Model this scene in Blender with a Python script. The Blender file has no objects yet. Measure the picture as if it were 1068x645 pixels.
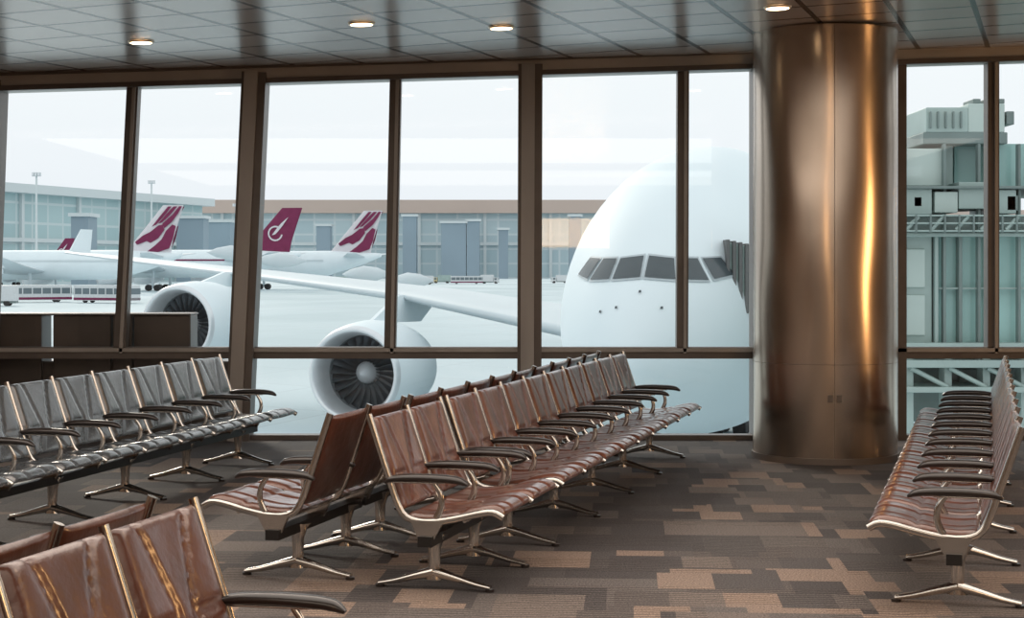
import bpy, bmesh, math, random
from mathutils import Vector, Matrix
random.seed(7)
F=1750.0; H=1.57; HOR=280.0; WY=15.4; G=-5.2
sc=bpy.context.scene
sc.view_settings.view_transform='Standard'
sc.view_settings.look='None'

def W(px,py,D): return ((px-534)/F*D, D, H-(py-HOR)/F*D)

# ---------------------------------------------------------------- materials
def newmat(name):
    m=bpy.data.materials.new(name); m.use_nodes=True
    nt=m.node_tree; return m,nt,nt.nodes['Principled BSDF']
def mat(name,col,rough=0.5,metal=0.0,var=0.08,scale=6.0,bump=0.0,bscale=60,coat=0.0,spec=0.5,stretch=None):
    m,nt,b=newmat(name)
    tc=nt.nodes.new('ShaderNodeTexCoord'); n=nt.nodes.new('ShaderNodeTexNoise')
    n.inputs['Scale'].default_value=scale; n.inputs['Detail'].default_value=4
    if stretch:
        mp=nt.nodes.new('ShaderNodeMapping'); mp.inputs['Scale'].default_value=stretch
        nt.links.new(tc.outputs['Object'],mp.inputs['Vector']); nt.links.new(mp.outputs[0],n.inputs['Vector'])
    else: nt.links.new(tc.outputs['Object'],n.inputs['Vector'])
    r=nt.nodes.new('ShaderNodeValToRGB')
    r.color_ramp.elements[0].position=0.3; r.color_ramp.elements[1].position=0.7
    r.color_ramp.elements[0].color=tuple(max(0,c*(1-var)) for c in col)+(1,)
    r.color_ramp.elements[1].color=tuple(min(1,c*(1+var)) for c in col)+(1,)
    nt.links.new(n.outputs[0],r.inputs[0]); nt.links.new(r.outputs[0],b.inputs['Base Color'])
    b.inputs['Roughness'].default_value=rough; b.inputs['Metallic'].default_value=metal
    b.inputs['Coat Weight'].default_value=coat; b.inputs['Coat Roughness'].default_value=0.15
    b.inputs['Specular IOR Level'].default_value=spec
    if bump>0:
        n2=nt.nodes.new('ShaderNodeTexNoise'); n2.inputs['Scale'].default_value=bscale; n2.inputs['Detail'].default_value=5
        nt.links.new(tc.outputs['Object'],n2.inputs['Vector'])
        bp=nt.nodes.new('ShaderNodeBump'); bp.inputs['Strength'].default_value=bump; bp.inputs['Distance'].default_value=0.02
        nt.links.new(n2.outputs[0],bp.inputs['Height']); nt.links.new(bp.outputs[0],b.inputs['Normal'])
    return m
def emis(name,col,st):
    m,nt,b=newmat(name); b.inputs['Base Color'].default_value=col+(1,)
    b.inputs['Emission Color'].default_value=col+(1,); b.inputs['Emission Strength'].default_value=st; return m

M_leather=mat('leather_brown',(0.120,0.042,0.025),0.28,0,0.25,5,0.30,14,coat=0.6)
M_leatherd=mat('leather_black_sheen',(0.075,0.083,0.092),0.27,0,0.2,5,0.30,14,coat=0.9,spec=0.8)  # black leather; silver-grey sky reflections lighten its base colour
M_alu=mat('polished_aluminium',(0.60,0.575,0.54),0.18,1.0,0.06,8)
M_arm=mat('armrest_black',(0.022,0.016,0.014),0.28,0,0.1,8,coat=0.3)
M_beam=mat('beam_black_steel',(0.02,0.018,0.017),0.4,0.3)
M_frame=mat('window_frame_bronze',(0.13,0.11,0.097),0.4,0.3,0.15,3)
M_post=mat('window_post_grey',(0.36,0.335,0.31),0.4,0.2,0.15,3,stretch=(1,1,0.2))
M_head=mat('header_grey',(0.46,0.43,0.40),0.35,0.2,0.1,2)
M_white=mat('aircraft_paint',(0.80,0.88,0.91),0.6,0,0.02,0.4,spec=0.2)
M_belly=mat('aircraft_wing_grey',(0.66,0.73,0.76),0.5,0,0.03,0.4,spec=0.3)
M_cock=mat('cockpit_glass',(0.07,0.09,0.10),0.15,0,0.1,2)
M_seam=mat('aircraft_seal_grey',(0.50,0.56,0.59),0.5)
M_maroon=mat('tail_maroon',(0.20,0.03,0.085),0.6,0,0.1,1,spec=.2)
M_pink=mat('tail_pale_grey',(0.70,0.67,0.70),0.5,0,0.03,1)
M_lip=mat('nacelle_lip',(0.75,0.77,0.79),0.3,0.5,0.03,2)
M_fan=mat('fan_dark',(0.09,0.10,0.11),0.4,0.5)
M_fanh=mat('fan_duct',(0.22,0.24,0.25),0.5)
M_tyre=mat('tyre',(0.03,0.03,0.03),0.7)
M_jb=mat('jetbridge_grey',(0.36,0.46,0.435),0.4,0.1,0.12,0.8)
M_jbd=mat('jetbridge_dark',(0.19,0.245,0.235),0.5,0.1,0.2,0.8)
M_jbl=mat('jetbridge_light',(0.48,0.58,0.545),0.4,0.0,0.08,0.8)
M_mast=mat('mast_light_grey',(0.64,0.69,0.70),0.5)
M_teal=mat('jetbridge_teal_glass',(0.34,0.55,0.52),0.10,0.0,0.22,0.5)
M_bell=mat('canopy_rubber',(0.14,0.14,0.14),0.7)
M_wood=mat('partition_brown',(0.07,0.05,0.04),0.35,0,0.3,1.5)
M_wall=mat('wall_brown',(0.36,0.25,0.18),0.6,0,0.1,2)
M_wallb=mat('wall_back_brown',(0.20,0.12,0.075),0.6,0,0.1,2)
M_cone=mat('truck_white',(0.65,0.67,0.68),0.4)
M_tg=mat('truck_glass',(0.14,0.18,0.20),0.2)
M_yel=mat('truck_yellow',(0.6,0.5,0.28),0.5)
M_haze_dark=mat('pier_block_blue_hazed',(0.27,0.35,0.41),0.6,0,0.1,0.02)  # distance haze is mixed into this colour
M_haze_roof=mat('pier_roof_tan_hazed',(0.56,0.44,0.38),0.7,0,0.08,0.01)  # roof tan paled to paint in the haze
M_lamp=emis('downlight_glow',(1.0,0.78,0.5),8)
M_ring=mat('downlight_trim',(0.7,0.55,0.4),0.3,0.8)

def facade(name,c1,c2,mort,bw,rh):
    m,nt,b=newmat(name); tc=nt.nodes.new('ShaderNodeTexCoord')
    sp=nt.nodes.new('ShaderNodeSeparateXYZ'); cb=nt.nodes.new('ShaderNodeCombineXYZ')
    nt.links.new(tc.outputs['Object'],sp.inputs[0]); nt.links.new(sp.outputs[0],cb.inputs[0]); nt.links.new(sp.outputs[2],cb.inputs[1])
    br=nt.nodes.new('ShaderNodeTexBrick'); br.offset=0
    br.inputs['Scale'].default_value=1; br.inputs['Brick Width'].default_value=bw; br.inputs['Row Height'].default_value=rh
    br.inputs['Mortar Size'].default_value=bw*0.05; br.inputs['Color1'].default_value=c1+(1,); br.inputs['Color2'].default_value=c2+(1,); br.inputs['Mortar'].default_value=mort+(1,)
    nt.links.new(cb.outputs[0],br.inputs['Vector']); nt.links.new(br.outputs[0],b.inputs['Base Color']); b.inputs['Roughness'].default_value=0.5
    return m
M_fac=facade('pier_glass_facade_hazed',(0.44,0.56,0.60),(0.52,0.63,0.66),(0.62,0.69,0.71),14,10)  # facade colours paled to imitate distance haze
M_fac2=facade('terminal_glass_facade_hazed',(0.40,0.55,0.57),(0.48,0.62,0.63),(0.60,0.68,0.69),12,9)  # haze painted into the glass colours here too

# ---------------------------------------------------------------- mesh builder
class MB:
    def __init__(s): s.v=[]; s.f=[]; s.m=[]; s.sm=[]; s.mats=[]
    def mi(s,m):
        if m not in s.mats: s.mats.append(m)
        return s.mats.index(m)
    def add(s,vs,fs,m,smooth=False):
        o=len(s.v); s.v.extend([tuple(p) for p in vs]); i=s.mi(m)
        for f in fs: s.f.append([a+o for a in f]); s.m.append(i); s.sm.append(smooth)
    def merge(s,o,M):
        b=len(s.v); s.v.extend([tuple(M@Vector(p)) for p in o.v]); mp=[s.mi(m) for m in o.mats]
        for f,m,sm in zip(o.f,o.m,o.sm): s.f.append([a+b for a in f]); s.m.append(mp[m]); s.sm.append(sm)
    def box(s,a,b,m,M=None):
        x0,x1=sorted((a[0],b[0])); y0,y1=sorted((a[1],b[1])); z0,z1=sorted((a[2],b[2]))
        vs=[(x0,y0,z0),(x1,y0,z0),(x1,y1,z0),(x0,y1,z0),(x0,y0,z1),(x1,y0,z1),(x1,y1,z1),(x0,y1,z1)]
        if M: vs=[tuple(M@Vector(p)) for p in vs]
        s.add(vs,[(3,2,1,0),(4,5,6,7),(0,1,5,4),(1,2,6,5),(2,3,7,6),(3,0,4,7)],m)
    def loft(s,rings,m,smooth=True,cap=True,closed=True):
        n=len(rings[0]); vs=[p for r in rings for p in r]; fs=[]
        for i in range(len(rings)-1):
            for j in range(n if closed else n-1):
                k=(j+1)%n; fs.append((i*n+j,i*n+k,(i+1)*n+k,(i+1)*n+j))
        s.add(vs,fs,m,smooth)
        if cap:
            s.add(rings[0],[tuple(range(n))[::-1]],m); s.add(rings[-1],[tuple(range(n))],m)
    def tube(s,p0,p1,r0,r1,m,seg=10):
        p0=Vector(p0);p1=Vector(p1); d=(p1-p0).normalized(); a=d.orthogonal().normalized(); b=d.cross(a)
        rg=[[tuple(p+(a*math.cos(t)+b*math.sin(t))*r) for t in [2*math.pi*i/seg for i in range(seg)]] for p,r in((p0,r0),(p1,r1))]
        s.loft(rg,m)
    def build(s,name,bevel=0,recalc=True):
        me=bpy.data.meshes.new(name); me.from_pydata(s.v,[],s.f)
        for m in s.mats: me.materials.append(m)
        me.polygons.foreach_set('material_index',s.m); me.polygons.foreach_set('use_smooth',s.sm)
        if recalc:
            bm=bmesh.new(); bm.from_mesh(me); bmesh.ops.recalc_face_normals(bm,faces=bm.faces); bm.to_mesh(me); bm.free()
        me.update(); ob=bpy.data.objects.new(name,me); sc.collection.objects.link(ob)
        if bevel:
            md=ob.modifiers.new('bevel','BEVEL'); md.width=bevel; md.segments=2; md.limit_method='ANGLE'
        return ob
def catmull(pts,n):
    out=[];L=len(pts)
    for k in range(n+1):
        t=k/n*(L-1); i=min(int(t),L-2); u=t-i
        p0=pts[max(i-1,0)];p1=pts[i];p2=pts[i+1];p3=pts[min(i+2,L-1)]
        out.append(tuple(0.5*((2*b)+(-a+c)*u+(2*a-5*b+4*c-d)*u*u+(-a+3*b-3*c+d)*u**3) for a,b,c,d in zip(p0,p1,p2,p3)))
    return out
def lerp_list(l,t):
    x=t*(len(l)-1); i=min(int(x),len(l)-2); return l[i]+(l[i+1]-l[i])*(x-i)
def normals(path):
    o=[]
    for i in range(len(path)):
        a=path[max(i-1,0)]; b=path[min(i+1,len(path)-1)]
        tx,tz=b[0]-a[0],b[1]-a[1]; l=math.hypot(tx,tz) or 1; o.append((-tz/l,tx/l))
    return o
def sweep(mb,path,y0,hw,hh,m,seg=8):
    ns=normals(path); rings=[]
    for i,(p,n) in enumerate(zip(path,ns)):
        t=i/(len(path)-1); a=lerp_list(hw,t) if isinstance(hw,list) else hw; b=lerp_list(hh,t) if isinstance(hh,list) else hh
        rings.append([(p[0]+n[0]*b*math.sin(q),y0+a*math.cos(q),p[1]+n[1]*b*math.sin(q)) for q in [2*math.pi*k/seg for k in range(seg)]])
    mb.loft(rings,m)

# ---------------------------------------------------------------- seats
PITCH=0.57
BACK=[(-0.275,0.845),(-0.255,0.78),(-0.218,0.67),(-0.180,0.56),(-0.145,0.46),(-0.115,0.405)]
SEAT=[(-0.10,0.375),(-0.02,0.362),(0.08,0.368),(0.18,0.388),(0.28,0.412),(0.345,0.415),(0.385,0.392)]
FULL=[(-0.283,0.862),(-0.255,0.78),(-0.218,0.67),(-0.180,0.56),(-0.145,0.455),(-0.10,0.378),(-0.02,0.352),(0.08,0.358),(0.18,0.378),(0.28,0.402),(0.345,0.408),(0.39,0.385)]
def pad(mb,prof,m,kind):
    nu,nv=28,30; path=catmull(prof,nu); ns=normals(path); w=PITCH/2-0.022; T=0.030
    top=[];bot=[]
    for i,(p,n) in enumerate(zip(path,ns)):
        t=i/nu; eu=max(0,1-abs(2*t-1)**10)**0.5
        for j in range(nv+1):
            v=2*j/nv-1; ev=max(0,1-abs(v)**10)**0.5
            g=0
            if kind=='b':
                vl=(0.62-0.45*t/0.6) if t<0.6 else (0.17+1.2*(t-0.6))
                d=abs(abs(v)-vl)*w; g=math.exp(-(d/0.010)**2)
                if abs(v)>0.17: g=max(g,math.exp(-((t-0.6)*0.48/0.010)**2))
            else:
                d=abs(abs(v)-0.40)*w; g=math.exp(-(d/0.010)**2)
                g=max(g,0.8*math.exp(-((t-0.5)*0.48/0.010)**2))
            h=T*eu*ev*(1-0.42*g)-0.010*(1-v*v)*eu
            top.append((p[0]+n[0]*h,v*w,p[1]+n[1]*h)); hb=-0.012*eu*ev-0.010*(1-v*v)*eu
            bot.append((p[0]+n[0]*hb,v*w,p[1]+n[1]*hb))
    fs=[];k=nv+1
    for i in range(nu):
        for j in range(nv): fs.append((i*k+j,i*k+j+1,(i+1)*k+j+1,(i+1)*k+j))
    mb.add(top,fs,m,True); mb.add(bot,[f[::-1] for f in fs],m,True)
def seat_unit(leather):
    mb=MB(); pad(mb,BACK,leather,'b'); pad(mb,SEAT,leather,'s')
    for x,z in ((-0.02,0.335),(0.20,0.365)):
        mb.tube((x,-PITCH/2,z),(x,PITCH/2,z),0.011,0.011,M_alu,8)
    return mb
def frame_unit(arm=True):
    mb=MB(); sweep(mb,catmull(FULL,30),0,0.012,0.018,M_alu,8)
    mb.loft([[(-0.07,-.012,.36),(0.10,-.012,.36),(0.10,.012,.36),(-0.07,.012,.36)],[(-0.03,-.012,.27),(0.05,-.012,.27),(0.05,.012,.27),(-0.03,.012,.27)]],M_alu,False)
    if arm:
        ap=catmull([(-0.20,0.535),(-0.16,0.555),(-0.05,0.563),(0.08,0.562),(0.17,0.555),(0.215,0.535)],18)
        sweep(mb,ap,0,[0.012,0.028,0.033,0.036,0.037,0.032,0.012],[0.008,0.016,0.020,0.021,0.021,0.018,0.007],M_arm,12)
        sweep(mb,catmull([(0.06,0.37),(0.085,0.43),(0.08,0.49),(0.045,0.545)],10),0,[0.010,0.009],[0.018,0.012],M_alu,8)
        sweep(mb,catmull([(-0.18,0.54),(-0.06,0.54),(0.10,0.542)],8),0,0.014,0.006,M_alu,8)
    return mb
def pedestal_unit():
    mb=MB()
    rings=[]
    for z,rx,ry in((0.275,0.075,0.04),(0.25,0.05,0.034),(0.20,0.032,0.027),(0.12,0.028,0.025),(0.08,0.038,0.030),(0.05,0.05,0.032)):
        rings.append([(rx*math.cos(q),ry*math.sin(q),z) for q in [2*math.pi*k/14 for k in range(14)]])
    mb.loft(rings,M_alu)
    for sgn in(-1,1):
        sweep(mb,catmull([(0,0.085),(sgn*0.10,0.062),(sgn*0.20,0.035),(sgn*0.285,0.020)],10),0,[0.036,0.027,0.023,0.026],[0.030,0.020,0.015,0.012],M_alu,8)
        r=[[(sgn*0.28+0.024*math.cos(q),0.024*math.sin(q),z) for q in [2*math.pi*k/10 for k in range(10)]] for z in(0.0,0.014)]
        mb.loft(r,M_arm)
    return mb
U={M_leather:seat_unit(M_leather),M_leatherd:seat_unit(M_leatherd)}
FR=frame_unit(); PD=pedestal_unit()
def row_len(groups,gap): return sum(groups)*PITCH+gap*(len(groups)-1)
def seat_row(org,theta,left,groups,leather,gap=0.12):
    mb=MB(); y=0
    gs=list(groups)[::-1] if left else list(groups)
    for g in gs:
        for k in range(g): mb.merge(U[leather],Matrix.Translation((0,y+(k+.5)*PITCH,0)))
        for k in range(g+1): mb.merge(FR,Matrix.Translation((0,y+k*PITCH,0)))
        mb.box((-0.025,y-0.03,0.235),(0.045,y+g*PITCH+0.03,0.285),M_beam)
        nped=max(2,round(g/2.2)+1)
        if g<=2: ps=[0.28,g-0.5]
        else: ps=[0.5+(g-1)*k/(nped-1) for k in range(nped)]
        for p in ps: mb.merge(PD,Matrix.Translation((0,y+p*PITCH,0)))
        y+=g*PITCH+gap
    ob=mb.build('tandem_seat_row')
    th=math.radians(theta); a=(math.pi-th) if left else -th
    ob.rotation_euler=(0,0,a); ob.location=(org[0],org[1],0)
    return ob
def far(org,theta,L): t=math.radians(theta); return (org[0]+L*math.sin(t),org[1]+L*math.cos(t))
LA=row_len([2,9],0.12)
seat_row((-0.42,8.05),14.8,False,[2,9],M_leather)
seat_row(far((-1.16,8.25),14.8,LA),14.8,True,[2,9],M_leather)
seat_row(far((-2.13,13.7),12.4,-10*PITCH),12.4,False,[10],M_leatherd)
seat_row(far((2.0,7.55),15.8,11*PITCH),15.8,True,[11],M_leather)
fo=(-0.71,5.1)
seat_row(far(fo,14.3,-4*PITCH),14.3,False,[4],M_leather)
t=math.radians(14.3)
seat_row((fo[0]-0.70*math.cos(t),fo[1]+0.70*math.sin(t)),14.3,True,[4],M_leather)

# ---------------------------------------------------------------- room
XL,XR,YB=-9.0,8.5,-4.0
def carpet():
    m,nt,b=newmat('carpet_pattern'); L=nt.links.new
    tc=nt.nodes.new('ShaderNodeTexCoord'); mp=nt.nodes.new('ShaderNodeMapping'); mp.inputs['Rotation'].default_value=(0,0,math.radians(4))
    L(tc.outputs['Object'],mp.inputs['Vector'])
    def brick(bw,rh,off,loc):
        q=nt.nodes.new('ShaderNodeMapping'); q.inputs['Location'].default_value=loc; L(mp.outputs[0],q.inputs['Vector'])
        n=nt.nodes.new('ShaderNodeTexBrick'); n.offset=off; n.inputs['Scale'].default_value=1; n.inputs['Brick Width'].default_value=bw; n.inputs['Row Height'].default_value=rh
        n.inputs['Mortar Size'].default_value=0; n.inputs['Color1'].default_value=(0,0,0,1); n.inputs['Color2'].default_value=(1,1,1,1)
        L(q.outputs[0],n.inputs['Vector']); return n
    a=brick(0.42,0.62,0.5,(0,0,0)); c=brick(0.26,0.34,0.35,(3.1,1.7,0)); s=brick(0.62,0.55,0.4,(7.3,2.2,0))
    th=nt.nodes.new('ShaderNodeMath'); th.operation='GREATER_THAN'; th.inputs[1].default_value=0.5; L(s.outputs[0],th.inputs[0])
    mx=nt.nodes.new('ShaderNodeMix'); mx.data_type='RGBA'; L(th.outputs[0],mx.inputs[0]); L(a.outputs[0],mx.inputs[6]); L(c.outputs[0],mx.inputs[7])
    r=nt.nodes.new('ShaderNodeValToRGB'); r.color_ramp.interpolation='CONSTANT'
    cols=[(0,(0.070,0.062,0.061)),(0.20,(0.120,0.105,0.099)),(0.38,(0.082,0.073,0.071)),(0.54,(0.150,0.125,0.112)),(0.70,(0.100,0.086,0.081)),(0.83,(0.235,0.175,0.14))]
    e=r.color_ramp.elements; e[0].position=0; e[0].color=cols[0][1]+(1,); e[1].position=cols[1][0]; e[1].color=cols[1][1]+(1,)
    for p,cc in cols[2:]:
        k=e.new(p); k.color=cc+(1,)
    L(mx.outputs[2],r.inputs[0])
    w=nt.nodes.new('ShaderNodeTexWave'); w.inputs['Scale'].default_value=7; w.inputs['Distortion'].default_value=5.0; w.bands_direction='Y'; w.inputs['Detail'].default_value=3
    L(mp.outputs[0],w.inputs['Vector'])
    m2=nt.nodes.new('ShaderNodeMix'); m2.data_type='RGBA'; m2.blend_type='MULTIPLY'
    wr=nt.nodes.new('ShaderNodeValToRGB'); wr.color_ramp.elements[0].color=(0.66,0.65,0.64,1); wr.color_ramp.elements[0].position=.35; wr.color_ramp.elements[1].position=.6; wr.color_ramp.elements[1].color=(1.2,1.17,1.14,1); L(w.outputs[0],wr.inputs[0])
    c2=brick(0.55,0.4,0.6,(1.3,5.7,0)); t2=nt.nodes.new('ShaderNodeMath'); t2.operation='GREATER_THAN'; t2.inputs[1].default_value=0.45; L(c2.outputs[0],t2.inputs[0])
    L(t2.outputs[0],m2.inputs[0]); L(r.outputs[0],m2.inputs[6]); L(wr.outputs[0],m2.inputs[7])
    n=nt.nodes.new('ShaderNodeTexNoise'); n.inputs['Scale'].default_value=110; L(tc.outputs['Object'],n.inputs['Vector'])
    nr=nt.nodes.new('ShaderNodeValToRGB'); nr.color_ramp.elements[0].color=(.5,.5,.5,1); nr.color_ramp.elements[0].position=.32; nr.color_ramp.elements[1].color=(1.5,1.5,1.5,1); nr.color_ramp.elements[1].position=.68; L(n.outputs[0],nr.inputs[0])
    m3=nt.nodes.new('ShaderNodeMix'); m3.data_type='RGBA'; m3.blend_type='MULTIPLY'; m3.inputs[0].default_value=1
    L(m2.outputs[2],m3.inputs[6]); L(nr.outputs[0],m3.inputs[7]); L(m3.outputs[2],b.inputs['Base Color'])
    b.inputs['Roughness'].default_value=0.8; b.inputs['Specular IOR Level'].default_value=0.3
    bp=nt.nodes.new('ShaderNodeBump'); bp.inputs['Strength'].default_value=0.3; bp.inputs['Distance'].default_value=0.01; L(n.outputs[0],bp.inputs['Height']); L(bp.outputs[0],b.inputs['Normal'])
    return m
mb=MB(); mb.box((XL,YB,-0.3),(XR,WY+0.15,0),carpet()); mb.build('floor')
def ceilmat():
    m,nt,b=newmat('ceiling_metal_tiles'); L=nt.links.new
    tc=nt.nodes.new('ShaderNodeTexCoord'); mp=nt.nodes.new('ShaderNodeMapping'); mp.inputs['Rotation'].default_value=(0,0,math.radians(18)); L(tc.outputs['Object'],mp.inputs['Vector'])
    br=nt.nodes.new('ShaderNodeTexBrick'); br.offset=0.0; br.inputs['Scale'].default_value=1; br.inputs['Brick Width'].default_value=0.60; br.inputs['Row Height'].default_value=0.60
    br.inputs['Mortar Size'].default_value=0.022; br.inputs['Mortar Smooth'].default_value=0.1
    br.inputs['Color1'].default_value=(0.50,0.455,0.425,1); br.inputs['Color2'].default_value=(0.60,0.55,0.515,1); br.inputs['Mortar'].default_value=(0.03,0.025,0.022,1)
    L(mp.outputs[0],br.inputs['Vector']); L(br.outputs[0],b.inputs['Base Color'])
    b.inputs['Metallic'].default_value=0.35; b.inputs['Roughness'].default_value=0.22
    bp=nt.nodes.new('ShaderNodeBump'); bp.inputs['Strength'].default_value=0.4; bp.inputs['Distance'].default_value=0.008; bp.invert=True
    L(br.outputs['Fac'],bp.inputs['Height']); L(bp.outputs[0],b.inputs['Normal'])
    return m
SL=0.026
def cz(x): return 3.47+SL*x
mb=MB(); mb.add([(XL,YB,cz(XL)),(XR,YB,cz(XR)),(XR,WY+.15,cz(XR)),(XL,WY+.15,cz(XL)),(XL,YB,cz(XL)+.3),(XR,YB,cz(XR)+.3),(XR,WY+.15,cz(XR)+.3),(XL,WY+.15,cz(XL)+.3)],
 [(0,3,2,1),(4,5,6,7),(0,1,5,4),(1,2,6,5),(2,3,7,6),(3,0,4,7)],ceilmat()); mb.build('ceiling')
for nm,a,b,mm in(('wall_left',(XL-.2,YB,-.3),(XL,WY+.15,cz(XL)),M_wall),('wall_right',(XR,YB,-.3),(XR+.2,WY+.15,cz(XR)),M_wall),('wall_back',(XL,YB-.2,-.3),(XR,YB,cz(0)),M_wallb)):
    mb=MB(); mb.box(a,b,mm); mb.build(nm)
# glazing frame
def bar(mb,p0,p1,w,y0,y1,m):
    d=Vector((p1[0]-p0[0],p1[1]-p0[1])); n=Vector((-d.y,d.x)).normalized()*w/2
    c=[(p0[0]+n.x,p0[1]+n.y),(p1[0]+n.x,p1[1]+n.y),(p1[0]-n.x,p1[1]-n.y),(p0[0]-n.x,p0[1]-n.y)]
    vs=[(x,y0,z) for x,z in c]+[(x,y1,z) for x,z in c]
    mb.add(vs,[(0,1,2,3),(7,6,5,4),(0,4,5,1),(1,5,6,2),(2,6,7,3),(3,7,4,0)],m)
S=WY/F
def wx(px): return (px-534)*S
def gz(x): return H+ (1.755+0.0293*x)
fr=MB()
RZ=H-(368-HOR)*S
bar(fr,(XL,gz(XL)+0.095),(XR,gz(XR)+0.095),0.19,WY-0.12,WY+0.12,M_head)
bar(fr,(XL,gz(XL)+0.02),(XR,gz(XR)+0.02),0.045,WY-0.15,WY-0.10,M_frame)
bar(fr,(XL,gz(XL)+0.15),(XR,gz(XR)+0.15),0.03,WY-0.16,WY-0.10,M_frame)
fr.box((XL,WY-0.07,RZ-0.052),(XR,WY+0.07,RZ+0.052),M_frame)
fr.box((XL,WY-0.10,RZ+0.01),(XR,WY-0.07,RZ+0.045),M_post)
fr.box((XL,WY-0.08,0.0),(XR,WY+0.08,0.045),M_frame)
thin=[(140,126),(413,407),(712,711),(1034,1034),(-150,-170),(1330,1330)]
for a,b in thin:
    xt,xb=wx(a),wx(b); bar(fr,(xb,RZ),(xt,gz(xt)+.02),0.105,WY-0.07,WY+0.07,M_frame)
    bar(fr,(xb+.02,RZ),(xt+.02,gz(xt)+.02),0.03,WY-0.10,WY-0.07,M_post)
for a,b in [(267,254),(553,552),(-2,-12),(-300,-320),(790,790),(1180,1180),(1480,1480)]:
    xt,xb=wx(a),wx(b); w=0.22 if a in(267,553,1180) else 0.12
    sl=(xt-xb)/(gz(xt)-RZ); x0=xb-sl*RZ
    bar(fr,(x0,0),(xt+sl*.1,gz(xt)+.1),w,WY-0.16,WY+0.12,M_frame)
    bar(fr,(x0-.02,0),(xt-.02+sl*.1,gz(xt)+.1),w*0.55,WY-0.20,WY-0.16,M_post)
fr.box((wx(934),WY-.1,0),(wx(943),WY+.1,gz(wx(938))),M_frame)
fr.build('window_frame')
# glass
mg=bpy.data.materials.new('window_glass'); mg.use_nodes=True; nt=mg.node_tree; nt.nodes.clear()
o=nt.nodes.new('ShaderNodeOutputMaterial'); mx=nt.nodes.new('ShaderNodeMixShader'); tr=nt.nodes.new('ShaderNodeBsdfTransparent'); gl=nt.nodes.new('ShaderNodeBsdfGlossy')
tr.inputs[0].default_value=(0.97,0.995,0.99,1); gl.inputs['Roughness'].default_value=0.02
fn=nt.nodes.new('ShaderNodeFresnel'); fn.inputs[0].default_value=1.6
nt.links.new(fn.outputs[0],mx.inputs[0]); nt.links.new(tr.outputs[0],mx.inputs[1]); nt.links.new(gl.outputs[0],mx.inputs[2]); nt.links.new(mx.outputs[0],o.inputs[0])
gb=MB(); gb.add([(XL,WY,.04),(XR,WY,.04),(XR,WY,gz(XR)+.03),(XL,WY,gz(XL)+.03)],[(0,1,2,3)],mg); gb.build('window_1')

# column
def colmat():
    m,nt,b=newmat('column_bronze_metal'); L=nt.links.new
    tc=nt.nodes.new('ShaderNodeTexCoord'); mp=nt.nodes.new('ShaderNodeMapping'); mp.inputs['Scale'].default_value=(1.5,1.5,0.7); L(tc.outputs['Object'],mp.inputs['Vector'])
    n=nt.nodes.new('ShaderNodeTexNoise'); n.inputs['Scale'].default_value=1.6; n.inputs['Detail'].default_value=1; L(mp.outputs[0],n.inputs['Vector'])
    r=nt.nodes.new('ShaderNodeValToRGB'); e=r.color_ramp.elements; e[0].position=.35; e[0].color=(0.44,0.36,0.29,1); e[1].position=.68; e[1].color=(0.62,0.52,0.43,1)
    L(n.outputs[0],r.inputs[0]); L(r.outputs[0],b.inputs['Base Color'])
    b.inputs['Metallic'].default_value=1.0; b.inputs['Roughness'].default_value=0.24
    m2=nt.nodes.new('ShaderNodeMapping'); m2.inputs['Scale'].default_value=(1.6,1.6,0.8); L(tc.outputs['Object'],m2.inputs['Vector'])
    n2=nt.nodes.new('ShaderNodeTexNoise'); n2.inputs['Scale'].default_value=1.3; n2.inputs['Detail'].default_value=0; L(m2.outputs[0],n2.inputs['Vector'])
    bp=nt.nodes.new('ShaderNodeBump'); bp.inputs['Strength'].default_value=0.5; bp.inputs['Distance'].default_value=0.08; L(n2.outputs[0],bp.inputs['Height']); L(bp.outputs[0],b.inputs['Normal'])
    return m
M_col=colmat(); M_dark=mat('seam_dark',(0.12,0.09,0.07),0.5)
cb=MB(); CX,CY,R=2.60,13.95,0.592; TOPZ=cz(CX)-0.015
def ring(r,z,n=96): return [(r*math.cos(2*math.pi*k/n),r*math.sin(2*math.pi*k/n),z) for k in range(n)]
cb.loft([ring(R+.012,0),ring(R+.012,.05)],M_dark)
cb.loft([ring(R,.048),ring(R,.797)],M_col)
cb.loft([ring(R-.004,.79),ring(R-.004,.805)],M_dark)
cb.loft([ring(R,.80),ring(R,TOPZ)],M_col)
for ang in(-93,-3,87,177):
    M=Matrix.Rotation(math.radians(ang),4,'Z'); cb.box((R-.004,-.002,.06),(R+.001,.002,TOPZ-.01),M_dark,M)
M=Matrix.Rotation(math.radians(-93),4,'Z')
for k in(-1,1): cb.box((R-.002,k*.035-.02,0.50),(R+.010,k*.035+.02,0.56),M_dark,M)
co=cb.build('column'); co.location=(CX,CY,0)

# low partition outside left of the glass
pb=MB(); x0=wx(-260)
for a,b in((-260,-120),(-118,45),(57,117),(119,139),(141,200)):
    pb.box((wx(a)*1.02,WY+.25,-0.3),(wx(b)*1.02,WY+.6,1.13),M_wood)
pb.box((x0,WY+.3,-0.3),(wx(243)*1.02,WY+.65,0.70),M_wood)
pb.box((x0,WY+.22,1.13),(wx(201)*1.02,WY+.62,1.15),M_frame)
pb.build('balcony_partition',0.01)

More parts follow.
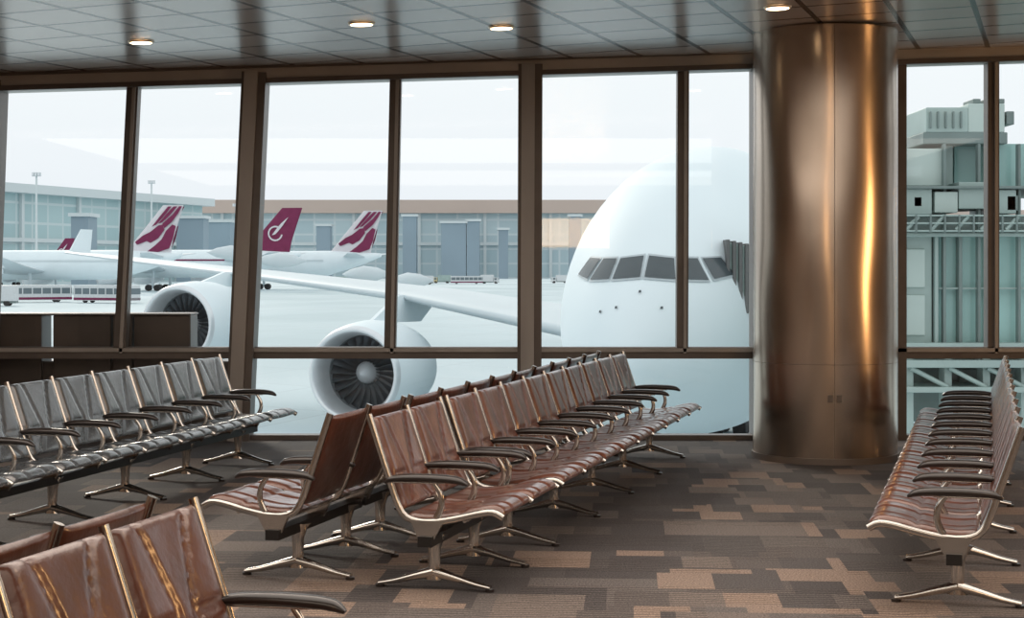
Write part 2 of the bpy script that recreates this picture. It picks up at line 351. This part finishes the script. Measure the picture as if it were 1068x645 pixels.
# downlights
def downlight(px,py):
    z=3.47
    for _ in range(5):
        D=F*(z-H)/(HOR-py); x=(px-534)/F*D; z=cz(x)
    d=MB()
    rg=[[(r*math.cos(q),r*math.sin(q),zz) for q in [2*math.pi*k/28 for k in range(28)]] for r,zz in((0.105,0.0),(0.10,-0.012),(0.075,-0.014),(0.07,-0.004))]
    d.loft(rg,M_ring,cap=False)
    d.add([(0.085*math.cos(2*math.pi*k/28),0.085*math.sin(2*math.pi*k/28),-0.015) for k in range(28)],[tuple(range(28))],M_lamp)
    o=d.build('ceiling_downlight'); o.location=(x,D,z-0.001); o.rotation_euler=(0,-math.atan(SL),0)
for p in((147,43),(377,24),(523,28),(811,7)): downlight(*p)

def area(name,loc,rot,sx,sy,e,col):
    l=bpy.data.lights.new(name,'AREA'); l.shape='RECTANGLE'; l.size=sx; l.size_y=sy; l.energy=e; l.color=col
    o=bpy.data.objects.new(name,l); o.location=loc; o.rotation_euler=rot; sc.collection.objects.link(o)
area('interior_fill_light',(0,7.0,3.22),(0,0,0),12,5,390,(1,0.90,0.80))  # added fill lights without fittings, brighten the whole interior
area('interior_fill_light',(0,0,3.22),(0,0,0),12,5,330,(1,0.85,0.70))
area('ceiling_fill_uplight',(0,9.0,2.75),(math.radians(180+25),0,0),14,0.5,170,(1,0.86,0.76))  # added floating area light, out of view, brightens the ceiling
area('column_highlight_light',(8.35,10.4,1.9),(0,math.radians(90),0),1.3,0.9,70,(1,0.55,0.22))  # added warm light, puts a golden reflection on the column
area('column_highlight_light',(1.2,-3.85,2.3),(math.radians(90),0,0),1.6,0.6,30,(1,0.6,0.28))  # second added light, for the column's upper warm highlight

# ---------------------------------------------------------------- outdoors
def apron():
    m,nt,b=newmat('apron_concrete'); L=nt.links.new
    tc=nt.nodes.new('ShaderNodeTexCoord'); n=nt.nodes.new('ShaderNodeTexNoise'); n.inputs['Scale'].default_value=0.02; n.inputs['Detail'].default_value=6
    mp=nt.nodes.new('ShaderNodeMapping'); mp.inputs['Scale'].default_value=(1,0.6,1); mp.inputs['Rotation'].default_value=(0,0,.5)
    L(tc.outputs['Object'],mp.inputs['Vector']); L(mp.outputs[0],n.inputs['Vector'])
    r=nt.nodes.new('ShaderNodeValToRGB'); e=r.color_ramp.elements; e[0].position=.38; e[0].color=(.50,.60,.63,1); e[1].position=.62; e[1].color=(.66,.75,.78,1)
    L(n.outputs[0],r.inputs[0])
    br=nt.nodes.new('ShaderNodeTexBrick'); br.offset=0; br.inputs['Scale'].default_value=1; br.inputs['Brick Width'].default_value=7.5; br.inputs['Row Height'].default_value=7.5; br.inputs['Mortar Size'].default_value=.08
    br.inputs['Color1'].default_value=(1,1,1,1); br.inputs['Color2'].default_value=(.95,.95,.95,1); br.inputs['Mortar'].default_value=(.86,.86,.86,1); L(mp.outputs[0],br.inputs['Vector'])
    mx=nt.nodes.new('ShaderNodeMix'); mx.data_type='RGBA'; mx.blend_type='MULTIPLY'; mx.inputs[0].default_value=1; L(r.outputs[0],mx.inputs[6]); L(br.outputs[0],mx.inputs[7])
    L(mx.outputs[2],b.inputs['Base Color']); b.inputs['Roughness'].default_value=.75; b.inputs['Specular IOR Level'].default_value=.2
    return m
mb=MB(); mb.add([(-2500,WY+.2,G),(2500,WY+.2,G),(2500,3500,G),(-2500,3500,G)],[(0,1,2,3)],apron()); mb.build('ground_apron')

# big airliner
X0,Y0=2.63,36.0
def PW(s,v,z): return (X0+.265*s-.964*v,Y0+.964*s+.265*v,G+z)
def sect(s):
    q=lambda L,p,e:(1-(1-min(s/L,1))**p)**e
    w=3.35*q(12,2.6,.58); top=4.9+5.3*q(13,2.2,.60); bot=4.9-2.4*q(9,2.3,.58)
    if s>48:
        t=min((s-48)/24,1); w*=1-.93*t**1.5; bot+=(7.9-2.4)*t**1.3; top-=1.2*t*t
    return w,top,bot,bot+(top-bot)*0.43
pl=MB()
ss=[0.003]+[0.02*(k**1.75) for k in range(1,40)]+[14,20,30,40,48,52,56,60,64,68,71,72]
rings=[]
for s_ in ss:
    w,tp,bt,zc=sect(s_); rg=[]
    for k in range(64):
        q=2*math.pi*k/64; c,sn=math.cos(q),math.sin(q)
        rg.append(PW(s_,w*c,zc+((tp-zc) if sn>0 else (zc-bt))*sn))
    rings.append(rg)
pl.loft(rings,M_white)
def surf(v,z,off=0.02):
    lo,hi=0.003,13
    for _ in range(40):
        m_=(lo+hi)/2; w,tp,bt,zc=sect(m_); a=(tp-zc) if z>zc else (zc-bt)
        if (v/w)**2+((z-zc)/a)**2<1: hi=m_
        else: lo=m_
    return PW(hi-off,v*(1+off*.3),z+off*.5)
def patch(q,m,off=0.025,n=8):
    vs=[];fs=[]
    for i in range(n+1):
        for j in range(n+1):
            a=i/n;b=j/n
            v=(q[0][0]*(1-a)+q[1][0]*a)*(1-b)+(q[3][0]*(1-a)+q[2][0]*a)*b
            z=(q[0][1]*(1-a)+q[1][1]*a)*(1-b)+(q[3][1]*(1-a)+q[2][1]*a)*b
            vs.append(surf(v,z,off))
    for i in range(n):
        for j in range(n): k=i*(n+1)+j; fs.append((k,k+1,k+n+2,k+n+1))
    pl.add(vs,fs,m,True)
for sg in(1,-1):
    W1=[(sg*.05,6.57),(sg*.70,6.52),(sg*.60,6.98),(sg*.06,7.04)]
    W2=[(sg*.80,6.52),(sg*1.34,6.50),(sg*1.06,6.98),(sg*.70,6.98)]
    W3=[(sg*1.44,6.52),(sg*1.80,6.62),(sg*1.50,7.00),(sg*1.16,6.98)]
    for q in(W1,W2,W3):
        cx_=sum(p[0] for p in q)/4; cz_=sum(p[1] for p in q)/4
        patch([(cx_+(p[0]-cx_)*1.12,cz_+(p[1]-cz_)*1.2) for p in q],M_seam,0.02); patch(q,M_cock,0.035)
for v,z in((.5,5.9),(-.5,5.9),(.9,5.8),(-.95,5.8),(0,6.25)):
    patch([(v-.03,z-.025),(v+.03,z-.025),(v+.025,z+.03),(v-.025,z+.03)],M_cock,0.03,2)
# wing
def foil(s0,ch,v,z,t,n=28):
    out=[]
    for k in range(n):
        q=2*math.pi*k/n; x=(1+math.cos(q))/2
        yt=t*2.6*(0.2969*math.sqrt(x)-.126*x-.3516*x*x+.2843*x**3-.1015*x**4)*(1 if math.sin(q)>=0 else -0.75)
        out.append(PW(s0+x*ch,v,z+yt))
    return out
WS=[(2.5,18.5,18.5,3.95,3.0),(6,21.3,15.6,4.45,2.4),(14.9,28.0,10.8,5.6,1.45),(25.7,35.2,7.3,6.5,.9),(36,41.9,4.6,7.3,.5),(39.8,44.6,2.6,7.6,.3)]
for sg in(1,-1):
    pl.loft([foil(a[1],a[2],sg*a[0],a[3],a[4]) for a in WS],M_belly)
    pl.loft([[PW(45.2,sg*39.8,7.6),PW(47.4,sg*39.8,7.6),PW(47.4,sg*39.9,7.6),PW(45.2,sg*39.9,7.6)],[PW(46.6,sg*39.9,8.9),PW(47.8,sg*39.9,8.9),PW(47.8,sg*39.95,8.9),PW(46.6,sg*39.95,8.9)]],M_white,False)
    for v in(9,19.5,22.5,29,33):
        zz=4.0+.11*v; sv=24+.66*v; r0=.42
        rg=[]
        for t_,r in((0,.02),(1.2,.6),(3,1),(5,.8),(7,.1)):
            rg.append([PW(sv+t_+2,sg*v+r*r0*.6*math.cos(q),zz+r*r0*math.sin(q)) for q in [2*math.pi*k/12 for k in range(12)]])
        pl.loft(rg,M_belly)
    pl.loft([foil(62,8,sg*.8,8.2,.7),foil(70,3.5,sg*14.5,9.2,.3)],M_belly)
pl.loft([[PW(s0+(1+math.cos(q))/2*ch,.35*th*math.sin(q),z) for q in [2*math.pi*k/20 for k in range(20)]] for s0,ch,z,th in((56,14,9.2,1.6),(67,6,23.5,.8))],M_maroon)
# engines
def engine(s0,v0,z0,k=1.0):
    def C(ds,r,q): return PW(s0+ds,v0+r*math.cos(q),z0+r*math.sin(q))
    N=48; Q=[2*math.pi*i/N for i in range(N)]
    R_=lambda L:[[C(ds*k,r*k,q) for q in Q] for ds,r in L]
    pl.loft(R_([(1.3,1.42),(.7,1.44),(.3,1.50),(.08,1.58),(0,1.66),(.06,1.73),(.25,1.80)]),M_lip,cap=False)
    pl.loft(R_([(.25,1.80),(.9,1.90),(2,1.96),(3.2,1.92),(4.6,1.72),(5.2,1.58)]),M_white,cap=False)
    pl.loft(R_([(5.2,1.58),(5.15,1.5),(4.8,1.0),(6.2,.75),(7.2,.35),(7.6,.02)]),M_belly,cap=False)
    pl.loft(R_([(1.3,1.42),(1.75,1.40)]),M_fanh,cap=False)
    pl.loft(R_([(1.75,1.40),(1.76,.02)]),M_fanh,cap=False)
    pl.loft(R_([(.75,.01),(.9,.12),(1.15,.28),(1.5,.42),(1.7,.45)]),M_lip,cap=False)
    for b in range(24):
        a=2*math.pi*b/24; vs=[]
        for i in range(5):
            r=.42+.97*i/4; tw=.10+.05*i/4
            vs.append(C(1.35*k,r*k,a-tw*.9+.1*i/4)); vs.append(C(1.62*k,r*k,a+tw*.9+.1*i/4))
        pl.add(vs,[(2*i,2*i+1,2*i+3,2*i+2) for i in range(4)],M_fan,True)
def pylon(s0,v,z0,s1,z1):
    pl.loft([[PW(s0,v-.08,z0),PW(s0+5.5,v-.25,z0-.1),PW(s0+5.5,v+.25,z0-.1),PW(s0,v+.08,z0)],[PW(s1,v-.08,z1),PW(s1+5,v-.25,z1),PW(s1+5,v+.25,z1),PW(s1,v+.08,z1)]],M_white,False)
for sg in(1,-1):
    engine(22.5,sg*15.0,2.85,1.0); pylon(24.2,sg*15.0,4.7,27.5,5.7)
    engine(30.0,sg*25.9,4.35,.95); pylon(31.5,sg*25.9,6.0,34.8,6.6)
def wheel(s,v,r,w):
    pl.loft([[PW(s+rr*r*math.cos(q),v+dv,r+rr*r*math.sin(q)) for q in [2*math.pi*k/20 for k in range(20)]] for dv,rr in((-w/2,.6),(-w/2,.93),(-w*.3,1),(w*.3,1),(w/2,.93),(w/2,.6))],M_tyre)
pl.tube(PW(5,0,.6),PW(5.3,0,3.0),.14,.2,M_belly); wheel(5,-.45,.6,.4); wheel(5,.45,.6,.4)
for v in(-6,-2.5,2.5,6):
    pl.tube(PW(33,v,.7),PW(33,v,4.0),.25,.3,M_belly)
    for ds in(-1,1):
        for dv in(-.5,.5): wheel(33+ds,v+dv,.7,.5)
pl.build('airliner')

jb=MB()
def cbx(x0,x1,y0,y1,D,dep,m): 
    a=W(x0,y0,D); b=W(x1,y1,D); jb.box((a[0],D,a[2]),(b[0],D+dep,b[2]),m)
jb.box((6.1,38.0,-0.9),(10.5,44,2.2),M_jbl)
for k in range(9):
    x=4.83+k*.145; zb=1.15-.20*k
    jb.box((x,37.8+k*.02,zb),(x+.085,42,2.22-.03*k),M_bell)
    jb.box((x+.085,37.9+k*.02,zb+.04),(x+.145,42,2.15-.03*k),M_jb)
jb.box((8.5,30.6,-1.6),(10.5,37.9,2.0),M_jb)
jb.build('jet_bridge',0.02)

jb=MB(); D=26
cbx(966,1010,112,138,D,1.6,M_jb); cbx(1010,1048,108,138,D,1.6,M_jbl); cbx(963,1051,138,150,D,1.8,M_jbd)
for k in range(5): cbx(970+k*8,972+k*8,116,134,D-.05,.05,M_jbd)
for px in(1015,1028,1040): cbx(px,px+8,103,108,D+.3,.6,M_jbd)
cbx(1050,1058,116,130,D,.8,M_jbd)
cbx(940,984,155,194,D,3,M_jbl); cbx(985,994,150,196,D+.4,2.6,M_jb); cbx(995,1035,152,196,D+.6,2.4,M_teal); cbx(1036,1140,150,196,D+.2,2.8,M_teal)
cbx(938,1150,194,197,D-.3,3.6,M_jbd)
for px in(940,984,1020,1062,1090): cbx(px,px+3,150,380,D-.12,.15,M_jbd)
for a,b,c,d,mm in((941,972,197,224,M_jb),(975,999,200,222,M_jbl),(1000,1032,190,218,M_jb),(1035,1060,198,223,M_jb),(1050,1062,204,220,M_jbd),(953,962,205,216,M_jbd)):
    cbx(a,b,c,d,D-.2,1.3,mm)
for y in(224,232,240): cbx(938,1150,y,y+2,D-.5,.15,M_jb)
cbx(938,1150,226,243,D,2.4,M_jbd)
for k in range(14): cbx(940+k*15,942+k*15,224,243,D-.52,.1,M_jbd)
for k in range(6):
    jb.tube(W(945+k*26,240,D-.45),W(958+k*26,226,D-.45),.035,.035,M_jb,8)
cbx(938,972,243,362,D,3,M_jb)
cbx(976,1150,246,358,D+.1,2.8,M_teal)
for px in(975,1030,1092): cbx(px,px+4,243,366,D-.08,.2,M_jb)
cbx(1000,1004,243,366,D-.08,.2,M_jbd)
cbx(938,1150,358,364,D-.3,3.4,M_jb); cbx(938,1150,243,247,D-.3,3.4,M_jb); cbx(976,1150,300,302,D-.05,.1,M_jb)
cbx(945,965,260,300,D-.05,.1,M_jbl); cbx(945,965,308,350,D-.05,.1,M_jbl)
cbx(938,1150,376,384,D-.3,3.2,M_jb); cbx(938,1150,404,410,D-.3,3.2,M_jb)
for px in(945,985,1025,1065,1105): cbx(px,px+8,364,690,D-.1,.35,M_jb)
for k in range(5):
    jb.tube(W(950+k*40,384,D-.2),W(988+k*40,404,D-.2),.04,.04,M_jb,8)
cbx(950,985,384,440,D+.6,1.2,M_jbd); cbx(1000,1050,385,400,D+.8,1.2,M_jbd); cbx(1005,1040,415,430,D+.5,1.2,M_jbd); cbx(988,1150,384,404,D+2.2,.4,M_jbd)
jb.build('service_tower',0.015)

# distant terminals
def building(name,pa,pb,hh,depth,m,roofm,rh):
    a=Vector(pa);b=Vector(pb);d=b-a;L=d.length; ang=math.atan2(d.y,d.x)
    t=MB(); t.box((0,0,0),(L,depth,hh-rh),m); t.box((-3,-6,hh-rh),(L+3,depth+3,hh),roofm)
    n=int(L/45)
    for k in range(n): t.box((k*45+20,-1.5,0),(k*45+22,0,hh-rh),M_mast)
    t.box((0,-2,hh*.42),(L,0,hh*.46),M_mast)
    o=t.build(name); o.location=(a.x,a.y,G); o.rotation_euler=(0,0,ang); return o
def gx(px,D): return (px-534)/F*D
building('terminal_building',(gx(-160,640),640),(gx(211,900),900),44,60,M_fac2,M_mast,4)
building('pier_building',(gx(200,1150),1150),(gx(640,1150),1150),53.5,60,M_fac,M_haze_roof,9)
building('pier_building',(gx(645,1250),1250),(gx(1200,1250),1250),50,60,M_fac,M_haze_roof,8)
t=MB()
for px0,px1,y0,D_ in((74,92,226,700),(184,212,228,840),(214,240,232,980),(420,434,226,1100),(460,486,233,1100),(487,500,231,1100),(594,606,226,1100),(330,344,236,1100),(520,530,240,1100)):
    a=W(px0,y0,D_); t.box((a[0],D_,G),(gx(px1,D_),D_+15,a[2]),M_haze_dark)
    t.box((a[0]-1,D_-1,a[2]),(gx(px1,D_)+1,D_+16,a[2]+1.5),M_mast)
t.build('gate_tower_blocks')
for px,py,D_ in((38,182,520),(158,190,640),(246,214,700)):
    t=MB(); a=W(px,py,D_); t.tube((a[0],D_,G),(a[0],D_,a[2]),.5,.3,M_mast,8); t.box((a[0]-1.3,D_-.6,a[2]-.6),(a[0]+1.3,D_+.6,a[2]+.6),M_mast)
    for k in range(3): t.box((a[0]-1.2+k*.9,D_-.9,a[2]-.5),(a[0]-.6+k*.9,D_-.6,a[2]+.5),M_lip)
    t.build('floodlight_mast')

def distant(px,D_,yaw,scl,logo):
    p=MB(); C=[]
    prof=[(0,.05,6.0),(1,1.1,5.9),(3,2.1,5.9),(6,2.85,6),(10,3.05,6),(45,3.05,6),(52,2.5,6.5),(58,1.5,7.2),(63,.4,8)]
    prof=catmull(prof,36)
    p.loft([[(s_,r*math.cos(q),z+r*math.sin(q)) for q in [2*math.pi*k/20 for k in range(20)]] for s_,r,z in prof],M_white)
    def fin(rows,m):
        p.loft([[(s0+(1+math.cos(q))/2*ch,th*math.sin(q),z) for q in [2*math.pi*k/16 for k in range(16)]] for s0,ch,z,th in rows],m)
    fin([(50,10.5,8.3,.5),(52.4,8.6,11,.42),(58.8,4.6,18.2,.2)],M_maroon if logo==0 else M_pink)
    if logo:
        def fp(a,h):
            z=8.6+h*9.4; s0=50+(z-8.3)/9.9*8.8; ch=10.5-(z-8.3)/9.9*5.9; return s0+a*ch,z
        shapes=[[(.06,.22),(.16,.16),(.34,.24),(.46,.20),(.60,.30),(.66,.48),(.54,.60),(.40,.58),(.28,.44),(.14,.36)],
                [(.50,.62),(.64,.52),(.80,.66),(.92,.84),(1.0,.99),(.86,.99),(.72,.82)],
                [(.36,.62),(.46,.64),(.62,.80),(.78,.99),(.60,.99),(.46,.82)],
                [(.22,.55),(.32,.60),(.42,.80),(.50,.99),(.34,.99),(.26,.78)],
                [(.48,.0),(.74,.0),(.96,.08),(.99,.30),(.97,.56),(.84,.60),(.72,.46),(.70,.28),(.60,.14)]]
        for sd in(-.56,.56):
            for shp in shapes: p.add([(fp(a,h)[0],sd,fp(a,h)[1]) for a,h in shp],[tuple(range(len(shp)))],M_maroon)
    else:
        # slim horned antelope emblem: head, curved horn and open ring
        for sd in(-.52,.52):
            vs=[];n=14
            for k in range(n+1):
                q=math.radians(60)+math.radians(290)*k/n
                for r in(1.35,1.7): vs.append((57.4+r*math.cos(q),sd,12.6+r*math.sin(q)))
            p.add(vs,[(2*k,2*k+1,2*k+3,2*k+2) for k in range(n)],M_pink)
            p.add([(56.6,sd,12.2),(57.4,sd,12.4),(58.0,sd,13.0),(59.0,sd,14.2),(60.4,sd,16.2),(58.7,sd,14.8),(57.5,sd,13.4)],[tuple(range(7))],M_pink)
    for sg in(1,-1):
        def fo(s0,ch,y,z,t_): return [(s0+(1+math.cos(q))/2*ch,sg*y,z+t_*math.sin(q)) for q in [2*math.pi*k/14 for k in range(14)]]
        p.loft([fo(22,11,2.5,4.6,.7),fo(30,5.5,13,5.6,.4),fo(39,1.6,30,7.4,.12)],M_belly)
        p.loft([fo(54,5.5,1.0,7.6,.3),fo(59,2.2,10,8.4,.1)],M_belly)
        p.loft([[(s_,sg*10+r*math.cos(q),2.9+r*math.sin(q)) for q in [2*math.pi*k/20 for k in range(20)]] for s_,r in((21.0,1.35),(20.6,1.5),(21.4,1.7),(23.5,1.7),(26,1.2),(27.5,.5))],M_lip)
        p.box((23.5,sg*10-.2,4.2),(28,sg*10+.2,5.2),M_white)
        p.tube((31,sg*5,0.6),(31,sg*5,5),.3,.3,M_belly)
        for ds in(-1,1): p.loft([[(31+ds+.7*math.cos(q),sg*5+dv,.7+.7*math.sin(q)) for q in [2*math.pi*k/12 for k in range(12)]] for dv in(-.5,.5)],M_tyre)
        p.box((10,sg*3.03,6.6),(50,sg*3.06,6.95),M_maroon if logo==0 else M_belly)
    p.tube((6,0,.6),(6,0,4),.2,.2,M_belly); p.loft([[(6+.6*math.cos(q),dv,.6+.6*math.sin(q)) for q in [2*math.pi*k/12 for k in range(12)]] for dv in(-.4,.4)],M_tyre)
    o=p.build('airliner'); o.scale=(scl,)*3; a=math.radians(yaw); o.rotation_euler=(0,0,a)
    tx,ty=57*scl*math.cos(a),57*scl*math.sin(a); o.location=(gx(px,D_)-tx,D_-ty,G)
distant(162,440,-16,1.28,1)
distant(286,500,-10,1.36,0)
distant(372,520,-18,1.35,1)
distant(64,640,-24,1.0,0)

def truck(px,D_,yaw,kind,L=7,hh=2.6):
    t=MB(); bodym=M_cone if kind!=2 else M_yel
    if kind==1:
        t.box((0,-1.3,.4),(12,1.3,3.0),M_cone); t.box((-.02,-1.33,1.5),(12.02,1.33,2.5),M_tg); t.box((0,-1.34,.5),(12,1.34,.9),M_maroon); xs=(2.2,9.6)
        for k in range(8): t.box((.1+k*1.65,-1.36,1.4),(.3+k*1.65,1.36,2.6),M_cone)
    else:
        t.box((0,-1.1,.5),(1.8,1.1,2.3),bodym); t.box((-.02,-1.0,1.4),(.7,1.0,2.15),M_tg); t.box((.5,-1.12,1.4),(1.5,1.12,2.1),M_tg)
        t.box((2.0,-1.2,.8),(L,1.2,hh+.6),M_cone if kind==0 else M_jb); t.box((0,-1,.45),(L,1,.8),M_jbd); xs=(1.0,L-1.4)
    for x in xs:
        for y in(-1.1,.8): t.loft([[(x+.48*math.cos(q),y+dv,.48+.48*math.sin(q)) for q in [2*math.pi*k/14 for k in range(14)]] for dv in(0,.3)],M_tyre)
    o=t.build('apron_bus' if kind==1 else 'service_truck'); o.location=(gx(px,D_),D_,G); o.rotation_euler=(0,0,math.radians(yaw)); o.scale=(1.15,)*3
truck(0,330,30,1); truck(82,330,-25,1); truck(-30,300,4,0)
for px,D_,y,k in((432,700,10,0),(452,760,-8,2),(470,720,4,1),(497,800,3,0),(520,740,170,0),(540,820,0,2),(318,640,5,0),(345,640,-10,2),(575,760,8,0),(215,600,5,0)):
    truck(px,D_,y,k)

# ---------------------------------------------------------------- world + sun
w=bpy.data.worlds.new('overcast_sky'); sc.world=w; w.use_nodes=True; nt=w.node_tree; bg=nt.nodes['Background']
tc=nt.nodes.new('ShaderNodeTexCoord'); sp=nt.nodes.new('ShaderNodeSeparateXYZ'); r=nt.nodes.new('ShaderNodeValToRGB')
nt.links.new(tc.outputs['Generated'],sp.inputs[0]); nt.links.new(sp.outputs[2],r.inputs[0]); nt.links.new(r.outputs[0],bg.inputs[0])
e=r.color_ramp.elements; e[0].position=0; e[0].color=(.76,.79,.84,1); e[1].position=.14; e[1].color=(.84,.87,.89,1)
bg.inputs[1].default_value=1.18
sl=bpy.data.lights.new('sun','SUN'); sl.energy=1.0; sl.angle=math.radians(10); sl.color=(1,.90,.78)
so=bpy.data.objects.new('sun',sl); so.rotation_euler=Vector((0.32,-0.85,-0.40)).to_track_quat('-Z','Y').to_euler(); sc.collection.objects.link(so)

cam=bpy.data.cameras.new('camera'); cam.sensor_width=36; cam.lens=F/1068*36; cam.shift_y=-(322.5-HOR)/1068; cam.clip_end=6000; cam.clip_start=.05
c=bpy.data.objects.new('camera',cam); c.location=(0,0,H); c.rotation_euler=(math.radians(90),0,0); sc.collection.objects.link(c); sc.camera=c
